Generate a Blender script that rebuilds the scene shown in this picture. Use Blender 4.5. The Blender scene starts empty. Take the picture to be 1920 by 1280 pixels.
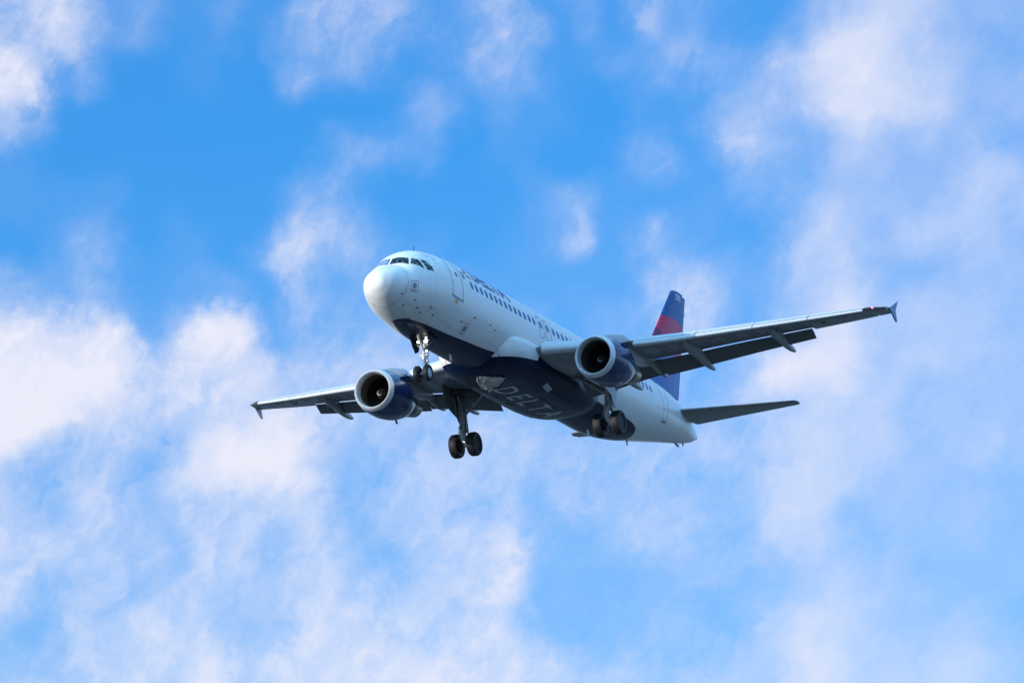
import bpy, bmesh, math, random
from mathutils import Vector, Matrix
random.seed(7)
S = bpy.context.scene
COL = S.collection
R = math.radians

# ------------------------------------------------------------------ camera
cam_d = bpy.data.cameras.new("camera")
cam_d.sensor_width = 36.0
cam_d.lens = 236.374
cam_d.clip_start = 1.0
cam_d.clip_end = 90000.0
cam = bpy.data.objects.new("camera", cam_d)
COL.objects.link(cam)
cam.matrix_world = Matrix(((0.4182011, -0.1850209, -0.8893116, 0.0),
                           (-0.9080154, -0.111899, -0.403716, 0.0),
                           (-0.0248171, 0.9763431, -0.2147981, 1.7),
                           (0, 0, 0, 1)))
S.camera = cam

# ------------------------------------------------------------------ exposure
S.view_settings.view_transform = 'Standard'
S.view_settings.look = 'None'
S.view_settings.exposure = 0.0
S.view_settings.gamma = 1.0
S.view_settings.use_curve_mapping = False

# ------------------------------------------------------------------ sun and sky
SUN_AZ, SUN_EL = 143.0, 10.8          # degrees, world
sd = Vector((math.cos(R(SUN_EL)) * math.cos(R(SUN_AZ)), math.cos(R(SUN_EL)) * math.sin(R(SUN_AZ)), math.sin(R(SUN_EL))))
sun_d = bpy.data.lights.new("sun", 'SUN')
sun_d.energy = 4.8
sun_d.angle = R(0.5)
sun_d.color = (1.0, 0.93, 0.85)
sun = bpy.data.objects.new("sun", sun_d)
COL.objects.link(sun)
sun.rotation_euler = sd.to_track_quat('Z', 'Y').to_euler()
sun.location = (0, 0, 400)

W = bpy.data.worlds.new("World")
S.world = W
W.use_nodes = True
wt = W.node_tree
wt.nodes.clear()


class NB:
    """small node builder: every argument is a socket or a number"""
    def __init__(s, tree):
        s.t = tree

    def n(s, typ, **kw):
        nd = s.t.nodes.new(typ)
        for k, v in kw.items():
            setattr(nd, k, v)
        return nd

    def put(s, sock, v):
        if isinstance(v, bpy.types.NodeSocket):
            s.t.links.new(v, sock)
        else:
            sock.default_value = v

    def m(s, op, a, b=0.0, c=0.0, clamp=False):
        nd = s.n('ShaderNodeMath', operation=op, use_clamp=clamp)
        for i, v in enumerate((a, b, c)):
            s.put(nd.inputs[i], v)
        return nd.outputs[0]

    def mix(s, f, a, b, blend='MIX'):
        nd = s.n('ShaderNodeMix', data_type='RGBA', blend_type=blend)
        s.put(nd.inputs[0], f)
        s.put(nd.inputs[6], a)
        s.put(nd.inputs[7], b)
        return nd.outputs[2]

    def sm(s, x, lo, hi):
        nd = s.n('ShaderNodeMapRange', interpolation_type='SMOOTHSTEP')
        s.put(nd.inputs[0], x)
        nd.inputs[1].default_value = lo
        nd.inputs[2].default_value = hi
        return nd.outputs[0]

    def vmul(s, v, k):
        nd = s.n('ShaderNodeVectorMath', operation='MULTIPLY')
        s.put(nd.inputs[0], v)
        nd.inputs[1].default_value = k
        return nd.outputs[0]

    def noise(s, vec, scale, detail=4.0, rough=0.5, dist=0.0):
        nd = s.n('ShaderNodeTexNoise')
        s.put(nd.inputs['Vector'], vec)
        nd.inputs['Scale'].default_value = scale
        nd.inputs['Detail'].default_value = detail
        nd.inputs['Roughness'].default_value = rough
        nd.inputs['Distortion'].default_value = dist
        return nd


def C4(r, g, b):
    return (r, g, b, 1.0)


def srgb(r, g, b):
    f = lambda c: (c / 255 / 12.92) if c / 255 <= 0.04045 else ((c / 255 + 0.055) / 1.055) ** 2.4
    return (f(r), f(g), f(b), 1.0)


# cloud cover over the part of the sky beyond the flight path: one row per band of elevation (15.3 deg down to 9.4 deg),
# one tenth of cover per step of azimuth (28.87 deg down to 19.96 deg); elsewhere the cover follows plain noise
COVER = [
    '46522112134442234121422113566544',
    '72310010032311243112234336776543',
    '41000000000013121100112345776544',
    '10000000002322011001313543454443',
    '11110000023100001231112333444455',
    '02320110254311001241421135545554',
    '32321122142222211111254245643444',
    '77762487233333222122354246755554',
    '89985677655554332222332478755554',
    '99876677866555443333333456554444',
    '54553689975554444444444566554454',
    '64553456664344453444433466544443',
    '66544356564234673234433465344443',
    '64443555565545662222233345443333',
    '32446664477766642222333466544432',
    '44455675777777565544344466555543',
]


def build_world():
    b = NB(wt)
    out = b.n('ShaderNodeOutputWorld')
    bg = b.n('ShaderNodeBackground')
    wt.links.new(bg.outputs[0], out.inputs[0])
    tc = b.n('ShaderNodeTexCoord')
    d = tc.outputs['Generated']
    nish = b.n('ShaderNodeTexSky', sky_type='NISHITA')
    nish.sun_disc = False
    nish.sun_elevation = R(SUN_EL)
    nish.sun_rotation = R(90.0 - SUN_AZ)
    nish.air_density = 1.0
    nish.dust_density = 0.3
    nish.ozone_density = 2.5
    sep = b.n('ShaderNodeSeparateXYZ')
    wt.links.new(d, sep.inputs[0])
    az = b.m('MULTIPLY', b.m('ARCTAN2', sep.outputs[1], sep.outputs[0]), 180 / math.pi)
    el = b.m('MULTIPLY', b.m('ARCSINE', sep.outputs[2]), 180 / math.pi)
    u0 = b.m('DIVIDE', b.m('SUBTRACT', 28.87, az), 8.91)
    v0 = b.m('DIVIDE', b.m('SUBTRACT', 15.30, el), 5.90)
    # turbulence that pulls the cloud edges about
    w1 = b.noise(d, 55.0, 5.0, 0.55)
    ws = b.n('ShaderNodeSeparateColor')
    wt.links.new(w1.outputs['Color'], ws.inputs[0])
    w2 = b.noise(d, 230.0, 6.0, 0.6)
    ws2 = b.n('ShaderNodeSeparateColor')
    wt.links.new(w2.outputs['Color'], ws2.inputs[0])
    def warp(base, a, c, k, k2):
        return b.m('ADD', base, b.m('ADD', b.m('MULTIPLY', b.m('SUBTRACT', a, .5), k), b.m('MULTIPLY', b.m('SUBTRACT', c, .5), k2)))
    u = warp(u0, ws.outputs[0], ws2.outputs[0], .10, .035)
    v = warp(v0, ws.outputs[1], ws2.outputs[1], .12, .045)
    cover = None
    nr = len(COVER)
    for i, row in enumerate(COVER):
        cr = b.n('ShaderNodeValToRGB')
        cr.color_ramp.interpolation = 'CARDINAL'
        el_ = cr.color_ramp.elements
        while len(el_) < len(row):
            el_.new(0.5)
        for j, ch_ in enumerate(row):
            val = int(ch_) / 9.0
            el_[j].position = (j + .5) / len(row)
            el_[j].color = (val, val, val, 1)
        wt.links.new(u, cr.inputs[0])
        if cover is None:
            cover = cr.outputs[0]
        else:
            cover = b.mix(b.sm(v, (i - .5) / nr, (i + .5) / nr), cover, cr.outputs[0])
    # outside that patch of sky: broken cloud from noise alone
    far = b.noise(d, 13.0, 6.0, 0.55).outputs[0]
    far = b.m('MULTIPLY', b.sm(far, .36, .68), .85)
    du = b.m('ABSOLUTE', b.m('SUBTRACT', u0, .5))
    dv = b.m('ABSOLUTE', b.m('SUBTRACT', v0, .5))
    outside = b.sm(b.m('MAXIMUM', du, dv), .56, .95)
    bw = b.n('ShaderNodeRGBToBW')
    wt.links.new(cover, bw.inputs[0])
    f1 = b.n('ShaderNodeMix', data_type='FLOAT')
    b.put(f1.inputs[0], outside)
    b.put(f1.inputs[2], bw.outputs[0])
    b.put(f1.inputs[3], far)
    cov = f1.outputs[0]
    # wisps: noise read through turbulence, so that edges fray and curl
    w3 = b.noise(d, 150.0, 4.0, .55)
    w4 = b.n('ShaderNodeVectorMath', operation='MULTIPLY_ADD')
    wt.links.new(w3.outputs['Color'], w4.inputs[0])
    w4.inputs[1].default_value = (.009, .009, .009)
    # drawn out by the wind along one slanting direction
    ev = (.103, -.634, .766)
    dt = b.n('ShaderNodeVectorMath', operation='DOT_PRODUCT')
    wt.links.new(d, dt.inputs[0])
    dt.inputs[1].default_value = ev
    st = b.n('ShaderNodeVectorMath', operation='SCALE')
    st.inputs[0].default_value = tuple(-.5 * q for q in ev)
    wt.links.new(dt.outputs['Value'], st.inputs['Scale'])
    dd = b.n('ShaderNodeVectorMath', operation='ADD')
    wt.links.new(d, dd.inputs[0])
    wt.links.new(st.outputs[0], dd.inputs[1])
    wt.links.new(dd.outputs[0], w4.inputs[2])
    det = b.noise(w4.outputs[0], 110.0, 10.0, 0.6).outputs[0]
    fine = b.noise(w4.outputs[0], 360.0, 7.0, 0.62).outputs[0]
    amp = b.m('ADD', .05, b.m('MULTIPLY', b.sm(cov, .02, .5), .95))
    amp = b.m('MULTIPLY', amp, b.m('SUBTRACT', 1.0, b.m('MULTIPLY', b.sm(u0, .68, .82), .62)))
    amp = b.m('MULTIPLY', amp, b.m('SUBTRACT', 1.0, b.m('MULTIPLY', b.sm(cov, .68, .95), .6)))
    turb = b.m('ADD', b.m('MULTIPLY', b.m('SUBTRACT', det, .5), 1.05), b.m('MULTIPLY', b.m('SUBTRACT', fine, .5), .36))
    k = b.m('ADD', cov, b.m('MULTIPLY', turb, amp))
    k = b.m('MULTIPLY', k, 1.06, 0, True)
    dens = b.m('POWER', k, 1.5)
    # the clear blue pales towards the horizon
    haze = b.m('MULTIPLY', b.sm(el, 14.5, 8.5), .15)
    dens = b.m('ADD', dens, b.m('MULTIPLY', haze, b.m('SUBTRACT', 1.0, dens)), 0, True)
    # clear sky: the daylight sky model, graded to the deep polarised blue of the picture
    clear = b.mix(1.0, nish.outputs[0], C4(*SKY_TINT), 'MULTIPLY')
    hs = b.n('ShaderNodeHueSaturation')
    hs.inputs['Saturation'].default_value = 1.0
    wt.links.new(clear, hs.inputs['Color'])
    # overhead cloud made overbright and blue: unseen fill added for the body's shaded side
    ccol = b.mix(b.sm(el, 20.0, 48.0), C4(11.1, 11.25, 12.9), C4(16.0, 41.0, 62.0))
    skyc = b.mix(dens, hs.outputs[0], ccol)
    # band added below the view to tone down the horizon reflected in the skin
    skyc = b.mix(b.m('MULTIPLY', b.sm(el, 8.5, 0.0), .92), skyc, C4(4.2, 6.2, 8.4))
    wt.links.new(skyc, bg.inputs[0])
    bg.inputs[1].default_value = 0.075


SKY_TINT = (.55, 1.95, 3.38)
build_world()
W.cycles.sampling_method = 'MANUAL'
W.cycles.sample_map_resolution = 1024


# ------------------------------------------------------------------ helpers
BASE = Vector((15.0, 0.0, -4.2))
ROOT = None


class MB:
    """collects vertices and faces, then links them as ONE mesh object"""
    def __init__(s):
        s.v, s.f, s.mi = [], [], []

    def add(s, verts, faces, mi=0):
        o = len(s.v)
        s.v += [tuple(p) for p in verts]
        s.f += [tuple(i + o for i in f) for f in faces]
        s.mi += [mi] * len(faces)

    def loft(s, rings, closed=True, cap0=True, cap1=True, mi=0):
        n = len(rings[0])
        vs = [p for r in rings for p in r]
        fs = []
        for i in range(len(rings) - 1):
            for j in range(n if closed else n - 1):
                k = (j + 1) % n
                fs.append((i * n + j, i * n + k, (i + 1) * n + k, (i + 1) * n + j))
        if cap0:
            fs.append(tuple(range(n - 1, -1, -1)))
        if cap1:
            fs.append(tuple((len(rings) - 1) * n + j for j in range(n)))
        s.add(vs, fs, mi)

    def tube(s, pts, rad, n=14, cap=True, mi=0):
        pts = [Vector(p) for p in pts]
        if not isinstance(rad, (list, tuple)):
            rad = [rad] * len(pts)
        rings = []
        a = None
        for i, p in enumerate(pts):
            t = (pts[min(i + 1, len(pts) - 1)] - pts[max(i - 1, 0)]).normalized()
            if a is None:
                a = t.orthogonal().normalized()
            a = (a - t * a.dot(t)).normalized()
            c = t.cross(a)
            rings.append([p + (a * math.cos(2 * math.pi * j / n) + c * math.sin(2 * math.pi * j / n)) * rad[i] for j in range(n)])
        s.loft(rings, True, cap, cap, mi)

    def lathe(s, prof, o, axis='x', n=64, closed_prof=False, mi=0):
        """prof = [(distance along axis, radius)]"""
        rings = []
        for a, r in prof:
            ring = []
            for j in range(n):
                t = 2 * math.pi * j / n
                if axis == 'x':
                    ring.append((o[0] + a, o[1] + r * math.sin(t), o[2] + r * math.cos(t)))
                elif axis == 'y':
                    ring.append((o[0] + r * math.cos(t), o[1] + a, o[2] + r * math.sin(t)))
                else:
                    ring.append((o[0] + r * math.cos(t), o[1] + r * math.sin(t), o[2] + a))
            rings.append(ring)
        if closed_prof:
            rings.append(rings[0])
        s.loft(rings, True, not closed_prof and prof[0][1] > 1e-5, not closed_prof and prof[-1][1] > 1e-5, mi)

    def prism(s, poly, thick, mi=0):
        """poly: 3-D points of a flat outline; thick: offset vector"""
        n = len(poly)
        t = Vector(thick)
        a = [Vector(p) - t * .5 for p in poly]
        c = [Vector(p) + t * .5 for p in poly]
        fs = [tuple(range(n - 1, -1, -1)), tuple(range(n, 2 * n))] + [(i, (i + 1) % n, n + (i + 1) % n, n + i) for i in range(n)]
        s.add(a + c, fs, mi)

    def box(s, c, h, mi=0):
        x, y, z = c
        s.prism([(x - h[0], y - h[1], z), (x + h[0], y - h[1], z), (x + h[0], y + h[1], z), (x - h[0], y + h[1], z)], (0, 0, 2 * h[2]), mi)

    def build(s, name, mats, parent=None, smooth=True, sharp=35, weld=True, bevel=0):
        me = bpy.data.meshes.new(name)
        me.from_pydata(s.v, [], s.f)
        if not isinstance(mats, (list, tuple)):
            mats = [mats]
        for m_ in mats:
            me.materials.append(m_)
        me.polygons.foreach_set('material_index', s.mi)
        bm = bmesh.new()
        bm.from_mesh(me)
        if weld:
            bmesh.ops.remove_doubles(bm, verts=bm.verts, dist=1e-5)
            bmesh.ops.dissolve_degenerate(bm, edges=bm.edges, dist=1e-6)
        bmesh.ops.recalc_face_normals(bm, faces=bm.faces)
        bm.to_mesh(me)
        bm.free()
        if smooth:
            me.polygons.foreach_set('use_smooth', [True] * len(me.polygons))
            me.set_sharp_from_angle(angle=R(sharp))
        o = bpy.data.objects.new(name, me)
        COL.objects.link(o)
        if parent is not None:
            o.parent = parent
            if parent is ROOT:
                o.location = -BASE
        if bevel:
            md = o.modifiers.new('bevel', 'BEVEL')
            md.width = bevel
            md.segments = 2
            md.limit_method = 'ANGLE'
        return o


def pchip(xs, ys):
    n = len(xs)
    h = [xs[i + 1] - xs[i] for i in range(n - 1)]
    d = [(ys[i + 1] - ys[i]) / h[i] for i in range(n - 1)]
    m = [0.0] * n
    m[0], m[-1] = d[0], d[-1]
    for i in range(1, n - 1):
        if d[i - 1] * d[i] > 0:
            a, c = 2 * h[i] + h[i - 1], h[i] + 2 * h[i - 1]
            m[i] = (a + c) / (a / d[i - 1] + c / d[i])

    def f(x):
        if x <= xs[0]:
            return ys[0]
        if x >= xs[-1]:
            return ys[-1]
        i = 0
        while xs[i + 1] < x:
            i += 1
        t = (x - xs[i]) / h[i]
        return (2 * t**3 - 3 * t * t + 1) * ys[i] + (t**3 - 2 * t * t + t) * h[i] * m[i] + (-2 * t**3 + 3 * t * t) * ys[i + 1] + (t**3 - t * t) * h[i] * m[i + 1]
    return f


# ------------------------------------------------------------------ materials
def new_mat(name):
    m = bpy.data.materials.new(name)
    m.use_nodes = True
    b = NB(m.node_tree)
    p = m.node_tree.nodes['Principled BSDF']
    return m, b, p


def paint(name, col, rough=.3, metal=0.0, coat=0.0, dirt=.12, streak=(0.25, 3.0, 3.0), scale=1.6, dcol=(.05, .045, .04), bump=0.0, spec=.5, rvar=.12):
    """painted or bare metal skin with faint streaked wear running along the airflow"""
    m, b, p = new_mat(name)
    tc = b.n('ShaderNodeTexCoord')
    v = b.vmul(tc.outputs['Object'], streak)
    n1 = b.noise(v, scale, 7.0, .62)
    n2 = b.noise(tc.outputs['Object'], 9.0, 5.0, .6)
    f = b.m('MULTIPLY', b.sm(b.m('ADD', b.m('MULTIPLY', n1.outputs[0], .75), b.m('MULTIPLY', n2.outputs[0], .25)), .42, .78), dirt)
    col_s = b.mix(f, C4(*col), C4(*dcol))
    b.put(p.inputs['Base Color'], col_s)
    p.inputs['Metallic'].default_value = metal
    b.put(p.inputs['Roughness'], b.m('ADD', rough - rvar * .5, b.m('MULTIPLY', n1.outputs[0], rvar)))
    p.inputs['Specular IOR Level'].default_value = spec
    p.inputs['Coat Weight'].default_value = coat
    p.inputs['Coat Roughness'].default_value = .08
    if bump:
        bp = b.n('ShaderNodeBump')
        bp.inputs['Strength'].default_value = bump
        bp.inputs['Distance'].default_value = .02
        b.put(bp.inputs['Height'], n2.outputs[0])
        b.put(p.inputs['Normal'], bp.outputs[0])
    return m


WHITE = (.80, .81, .80)
NAVY = (.0012, .009, .040)


def fuselage_paint(name, kind):
    """white upper body over a navy belly with rounded ends; panel joints and dirt streaks"""
    m, b, p = new_mat(name)
    tc = b.n('ShaderNodeTexCoord')
    ob = tc.outputs['Object']
    sp = b.n('ShaderNodeSeparateXYZ')
    b.put(sp.inputs[0], ob)
    x, y, z = sp.outputs
    ay = b.m('ABSOLUTE', y)
    if kind == 'fuselage':
        def curve(pts, sock):
            fc = b.n('ShaderNodeFloatCurve')
            c = fc.mapping.curves[0]
            while len(c.points) < len(pts):
                c.points.new(.5, .5)
            for q, (a, h) in zip(c.points, pts):
                q.location = (a, h)
            fc.mapping.use_clip = False
            fc.mapping.update()
            b.put(fc.inputs[1], sock)
            return fc.outputs[0]
        sf = b.m('MULTIPLY', b.m('SQRT', b.m('MAXIMUM', b.m('SUBTRACT', x, 2.45), 0.0)), .2)
        sr = b.m('MULTIPLY', b.m('SQRT', b.m('MAXIMUM', b.m('SUBTRACT', 27.85, x), 0.0)), .2)
        gf = curve([(0, 0), (.075, .15), (.15, .25), (.222, .345), (.32, .45), (.432, .535), (.516, .585), (.58, .65), (.88, .75), (1, .75)], sf)
        gr = curve([(0, 0), (.065, .22), (.14, .45), (.212, .62), (.296, .715), (.365, .745), (.5, .75), (1, .75)], sr)
        g = b.m('MULTIPLY', b.m('MINIMUM', gf, gr), 2.0)
        navy = b.m('MULTIPLY', b.m('LESS_THAN', ay, g), b.m('LESS_THAN', z, -.3))
    else:
        line = b.m('ADD', -1.72, b.m('MULTIPLY', b.m('SUBTRACT', x, 10.8), .12))
        navy = b.m('LESS_THAN', z, b.m('ADD', b.m('MINIMUM', line, -1.42), b.m('MULTIPLY', b.sm(x, 13.15, 13.7), .95)))
    n1 = b.noise(b.vmul(ob, (.18, 2.6, 2.6)), 1.7, 8.0, .65)
    n2 = b.noise(ob, 7.0, 5.0, .6)
    # grime gathers low on the body
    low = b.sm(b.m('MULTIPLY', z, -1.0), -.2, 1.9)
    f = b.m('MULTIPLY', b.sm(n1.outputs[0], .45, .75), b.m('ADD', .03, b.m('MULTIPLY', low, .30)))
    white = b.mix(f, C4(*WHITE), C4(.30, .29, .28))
    nv = b.mix(b.m('MULTIPLY', b.sm(n1.outputs[0], .5, .8), .25), C4(*NAVY), C4(.014, .020, .034))
    col = b.mix(navy, white, nv)
    # frame joints every few metres
    fr = b.m('ABSOLUTE', b.m('SUBTRACT', b.m('FRACT', b.m('DIVIDE', b.m('SUBTRACT', x, 3.05), 3.2)), .5))
    joint = b.m('MULTIPLY', b.m('GREATER_THAN', fr, .4955), b.m('GREATER_THAN', x, 2.0))
    lap = None
    for zz in (-1.02, -.35, .22, 1.18):
        l_ = b.m('LESS_THAN', b.m('ABSOLUTE', b.m('SUBTRACT', z, zz)), .008)
        lap = l_ if lap is None else b.m('MAXIMUM', lap, l_)
    lap = b.m('MULTIPLY', lap, b.m('MULTIPLY', b.m('GREATER_THAN', x, 5.8), .6))
    joint = b.m('MAXIMUM', joint, lap)
    col = b.mix(b.m('MULTIPLY', joint, .26), col, C4(.1, .11, .12))
    b.put(p.inputs['Base Color'], col)
    b.put(p.inputs['Roughness'], b.m('ADD', .24, b.m('MULTIPLY', n1.outputs[0], .2)))
    b.put(p.inputs['Coat Weight'], b.m('SUBTRACT', .22, b.m('MULTIPLY', navy, .12)))
    b.put(p.inputs['Specular IOR Level'], b.m('SUBTRACT', .45, b.m('MULTIPLY', navy, .28)))
    p.inputs['Coat Roughness'].default_value = .09
    bp = b.n('ShaderNodeBump')
    bp.inputs['Strength'].default_value = .12
    bp.inputs['Distance'].default_value = .02
    b.put(bp.inputs['Height'], b.noise(b.vmul(ob, (1, 2, 2)), 1.9, 3.0, .5).outputs[0])
    b.put(p.inputs['Normal'], bp.outputs[0])
    return m


def tail_paint(name):
    """navy and blue tip, red band, violet, blue and cyan facets: edges between colours are straight lines in side view"""
    m, b, p = new_mat(name)
    tc = b.n('ShaderNodeTexCoord')
    sp = b.n('ShaderNodeSeparateXYZ')
    b.put(sp.inputs[0], tc.outputs['Object'])
    x, y, z = sp.outputs

    def side(p0, p1):
        """1 on the left of the line p0 -> p1 in (x, z)"""
        a = -(p1[1] - p0[1])
        c = p1[0] - p0[0]
        k = -(a * p0[0] + c * p0[1])
        return b.m('GREATER_THAN', b.m('ADD', b.m('ADD', b.m('MULTIPLY', x, a), b.m('MULTIPLY', z, c)), k), 0.0)
    BLUE, ROOT_BLUE = C4(.006, .082, .29), C4(.008, .11, .37)
    # violet facet behind the blue root
    col = b.mix(side((34.15, 2.0), (33.0, 3.35)), C4(.11, .11, .38), ROOT_BLUE)
    # cyan stripe
    cy = b.m('MULTIPLY', b.m('SUBTRACT', 1.0, side((34.2, 2.0), (34.72, 3.95))), side((34.75, 2.0), (35.32, 3.95)))
    col = b.mix(cy, col, C4(.008, .20, .45))
    # pink violet above the stripe
    col = b.mix(side((34.2, 4.25), (35.75, 3.35)), col, C4(.20, .10, .33))
    # red band with a dark magenta foot
    col = b.mix(b.m('GREATER_THAN', z, 4.45), col, C4(.62, .015, .085))
    dark = b.m('MULTIPLY', side((33.7, 4.4), (32.35, 5.75)), b.m('GREATER_THAN', z, 4.3))
    col = b.mix(dark, col, C4(.15, .02, .09))
    # blue above a shallow arc
    arc = b.m('SUBTRACT', 6.27, b.m('MULTIPLY', b.m('POWER', b.m('SUBTRACT', x, 34.75), 2.0), .075))
    top = b.m('GREATER_THAN', z, arc)
    BLUE2 = C4(.014, .125, .30)
    rud = b.m('GREATER_THAN', x, b.m('ADD', 36.18 - .345 * 7.78, b.m('MULTIPLY', z, .345)))
    col = b.mix(top, col, b.mix(rud, BLUE, BLUE2))
    n1 = b.noise(b.vmul(tc.outputs['Object'], (.4, 2, 1.4)), 2.0, 6.0, .6)
    col = b.mix(b.m('MULTIPLY', b.sm(n1.outputs[0], .5, .8), .12), col, C4(.06, .06, .08))
    b.put(p.inputs['Base Color'], col)
    p.inputs['Roughness'].default_value = .36
    p.inputs['Specular IOR Level'].default_value = .3
    return m


def emit_mat(name, col, strength):
    m, b, p = new_mat(name)
    p.inputs['Base Color'].default_value = C4(.8, .8, .8)
    p.inputs['Emission Color'].default_value = C4(*col)
    p.inputs['Emission Strength'].default_value = strength
    return m


M = {}
M['fuselage'] = fuselage_paint('fuselage paint', 'fuselage')
M['fairing'] = fuselage_paint('belly fairing paint', 'fairing')
M['tail'] = tail_paint('tail paint')
M['wing'] = paint('grey wing skin', (.25, .255, .265), .36, .15, .1, .7, (.3, 3.5, 1.0), 2.2, (.09, .09, .09))
M['flap'] = paint('flap skin', (.115, .12, .125), .45, .1, 0, .35, (2.5, .3, 1.0), 1.6, (.08, .08, .08))
M['slat'] = paint('pale slat skin', (.62, .63, .65), .28, .0, .2, .12, (2, .3, 1), 1.5, (.3, .3, .3))
M['canoe'] = paint('flap fairing skin', (.28, .285, .29), .35, .1, .1, .4, (.5, 2, 2), 2.0, (.10, .10, .10))
M['navy'] = paint('navy engine cowl', (.002, .024, .105), .22, 0, .25, .22, (.4, 3, 3), 1.6, (.03, .03, .035), .06)
M['lip'] = paint('bare metal lip', (.66, .66, .68), .40, .45, 0, .1, (1, 1, 1), 2.0, (.4, .4, .4))
M['barrel'] = paint('intake lining', (.10, .085, .07), .45, .2, 0, .3)
M['fan'] = paint('fan blades', (.055, .052, .05), .38, .8, 0, .3)
M['spinner'] = paint('spinner cone', (.022, .018, .014), .42, .1, .05, .2)
M['black'] = paint('black rubber', (.012, .012, .013), .6, 0, 0, .25, (1, 1, 1), 8.0, (.05, .045, .04))
M['tread'] = paint('worn tyre rubber', (.011, .011, .011), .62, 0, 0, .5, (.6, 14, .6), 2.4, (.022, .021, .02))
M['rim'] = paint('wheel rim', (.55, .57, .60), .35, .3, 0, .3)
M['dark_rim'] = paint('main wheel rim', (.010, .0105, .0115), .6, .2, 0, .4)
M['gear'] = paint('grey gear leg', (.22, .225, .23), .35, .35, .1, .5, (2, 2, 2), 6.0, (.05, .05, .05))
M['white_gear'] = paint('white gear leg', (.60, .61, .62), .32, 0, .1, .35, (2, 2, 2), 6.0, (.15, .14, .13))
M['chrome'] = paint('chrome piston', (.78, .78, .79), .14, 1.0, 0, .1)
M['titanium'] = paint('heat stained nozzle', (.40, .31, .25), .32, .9, 0, .55, (.6, 2, 2), 2.5, (.18, .15, .16))
M['pylon'] = paint('pylon skin', (.52, .53, .54), .34, .1, .1, .35, (.5, 2, 2), 2.0, (.14, .13, .12))
M['white'] = paint('white paint', WHITE, .28, 0, .3, .15)
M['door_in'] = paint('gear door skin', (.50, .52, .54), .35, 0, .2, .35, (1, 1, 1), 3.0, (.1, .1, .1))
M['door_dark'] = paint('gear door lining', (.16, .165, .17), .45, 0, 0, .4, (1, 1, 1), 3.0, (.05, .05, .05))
M['inner'] = paint('dark openings and joints', (.03, .03, .032), .6, 0, 0, .5)
M['line'] = paint('seam line', (.04, .11, .20), .5, 0, 0, 0)
M['letter'] = paint('navy lettering', (.004, .085, .28), .4, 0, .0, 0)
M['red'] = paint('red emblem', (.34, .012, .035), .3, 0, .3, 0)
M['red_line'] = paint('red outline', (.35, .10, .14), .4, 0, 0, 0)
M['belly_letter'] = paint('pale belly lettering', (.55, .57, .60), .4, 0, .1, .4, (.4, 2, 2), 2.0, (.08, .08, .09))
M['pale_letter'] = paint('white lettering', (.75, .77, .8), .4, 0, 0, 0)
M['metal'] = paint('polished metal', (.74, .70, .64), .30, .55, 0, .3, (3, 3, 3), 5.0, (.1, .1, .1), .9)
M['yellow'] = paint('yellow tag', (.65, .45, .04), .5, 0, 0, 0)
M['sill'] = paint('door sill metal', (.28, .34, .44), .35, .5, 0, .3)
M['grey_disc'] = paint('static port disc', (.20, .25, .34), .35, .4, 0, .2)
M['probe'] = paint('probe metal', (.05, .05, .055), .4, .6, 0, .2)
M['lamp'] = emit_mat('landing lamp', (1.0, .92, .80), 4.0)
M['dim_lamp'] = emit_mat('dim lamp', (1.0, .85, .65), 3.0)
M['red_lamp'] = emit_mat('red navigation lamp', (1.0, .05, .07), 2.2)


def glass(name, col, rough=.05):
    m, b, p = new_mat(name)
    tc = b.n('ShaderNodeTexCoord')
    n = b.noise(tc.outputs['Object'], 2.5, 3.0, .5)
    b.put(p.inputs['Base Color'], b.mix(n.outputs[0], C4(*col), C4(*[c * .6 for c in col])))
    p.inputs['Roughness'].default_value = rough
    p.inputs['Specular IOR Level'].default_value = .32
    return m


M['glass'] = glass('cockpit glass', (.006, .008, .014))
M['sky_glass'] = glass('glass with painted sky reflection', (.20, .27, .46))  # pale base colour paints in the sky's reflection
M['cabin_glass'] = glass('cabin window glass', (.012, .13, .36), .12)  # blue of the reflected sky put into the base colour

# ------------------------------------------------------------------ ground
def build_ground():
    m, b, p = new_mat('dry grass and tarmac')
    tc = b.n('ShaderNodeTexCoord')
    n = b.noise(tc.outputs['Object'], .02, 8.0, .6)
    n2 = b.noise(tc.outputs['Object'], .3, 6.0, .6)
    c = b.mix(b.sm(n.outputs[0], .4, .6), C4(.035, .040, .044), C4(.15, .14, .125))
    c = b.mix(b.m('MULTIPLY', n2.outputs[0], .5), c, C4(.055, .06, .065))
    b.put(p.inputs['Base Color'], c)
    p.inputs['Roughness'].default_value = .95
    g = MB()
    k = 96
    rings = []
    for rr in (30.0, 120, 400, 1500, 6000, 30000):
        rings.append([(rr * math.cos(2 * math.pi * j / k), rr * math.sin(2 * math.pi * j / k), 0.0) for j in range(k)])
    g.loft(rings, True, True, False)
    o = g.build('ground', m, None)
    o['kind'] = 'structure'


build_ground()

# ------------------------------------------------------------------ the airliner (x aft of the nose, y to its right, z up; metres)
ROOT = bpy.data.objects.new('airliner', None)
COL.objects.link(ROOT)
ROOT.empty_display_size = 2.0
ROOT.matrix_world = Matrix(((0.9986471, -0.0015621, 0.0519765, 284.96909),
                            (0.0, 0.9995487, 0.0300406, 129.38812),
                            (-0.052, -0.03, 0.9981964, 66.12843),
                            (0, 0, 0, 1)))
ROOT['label'] = 'white passenger jet with navy belly and red and blue tail, wheels down against clouds'
ROOT['category'] = 'airliner'

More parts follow.
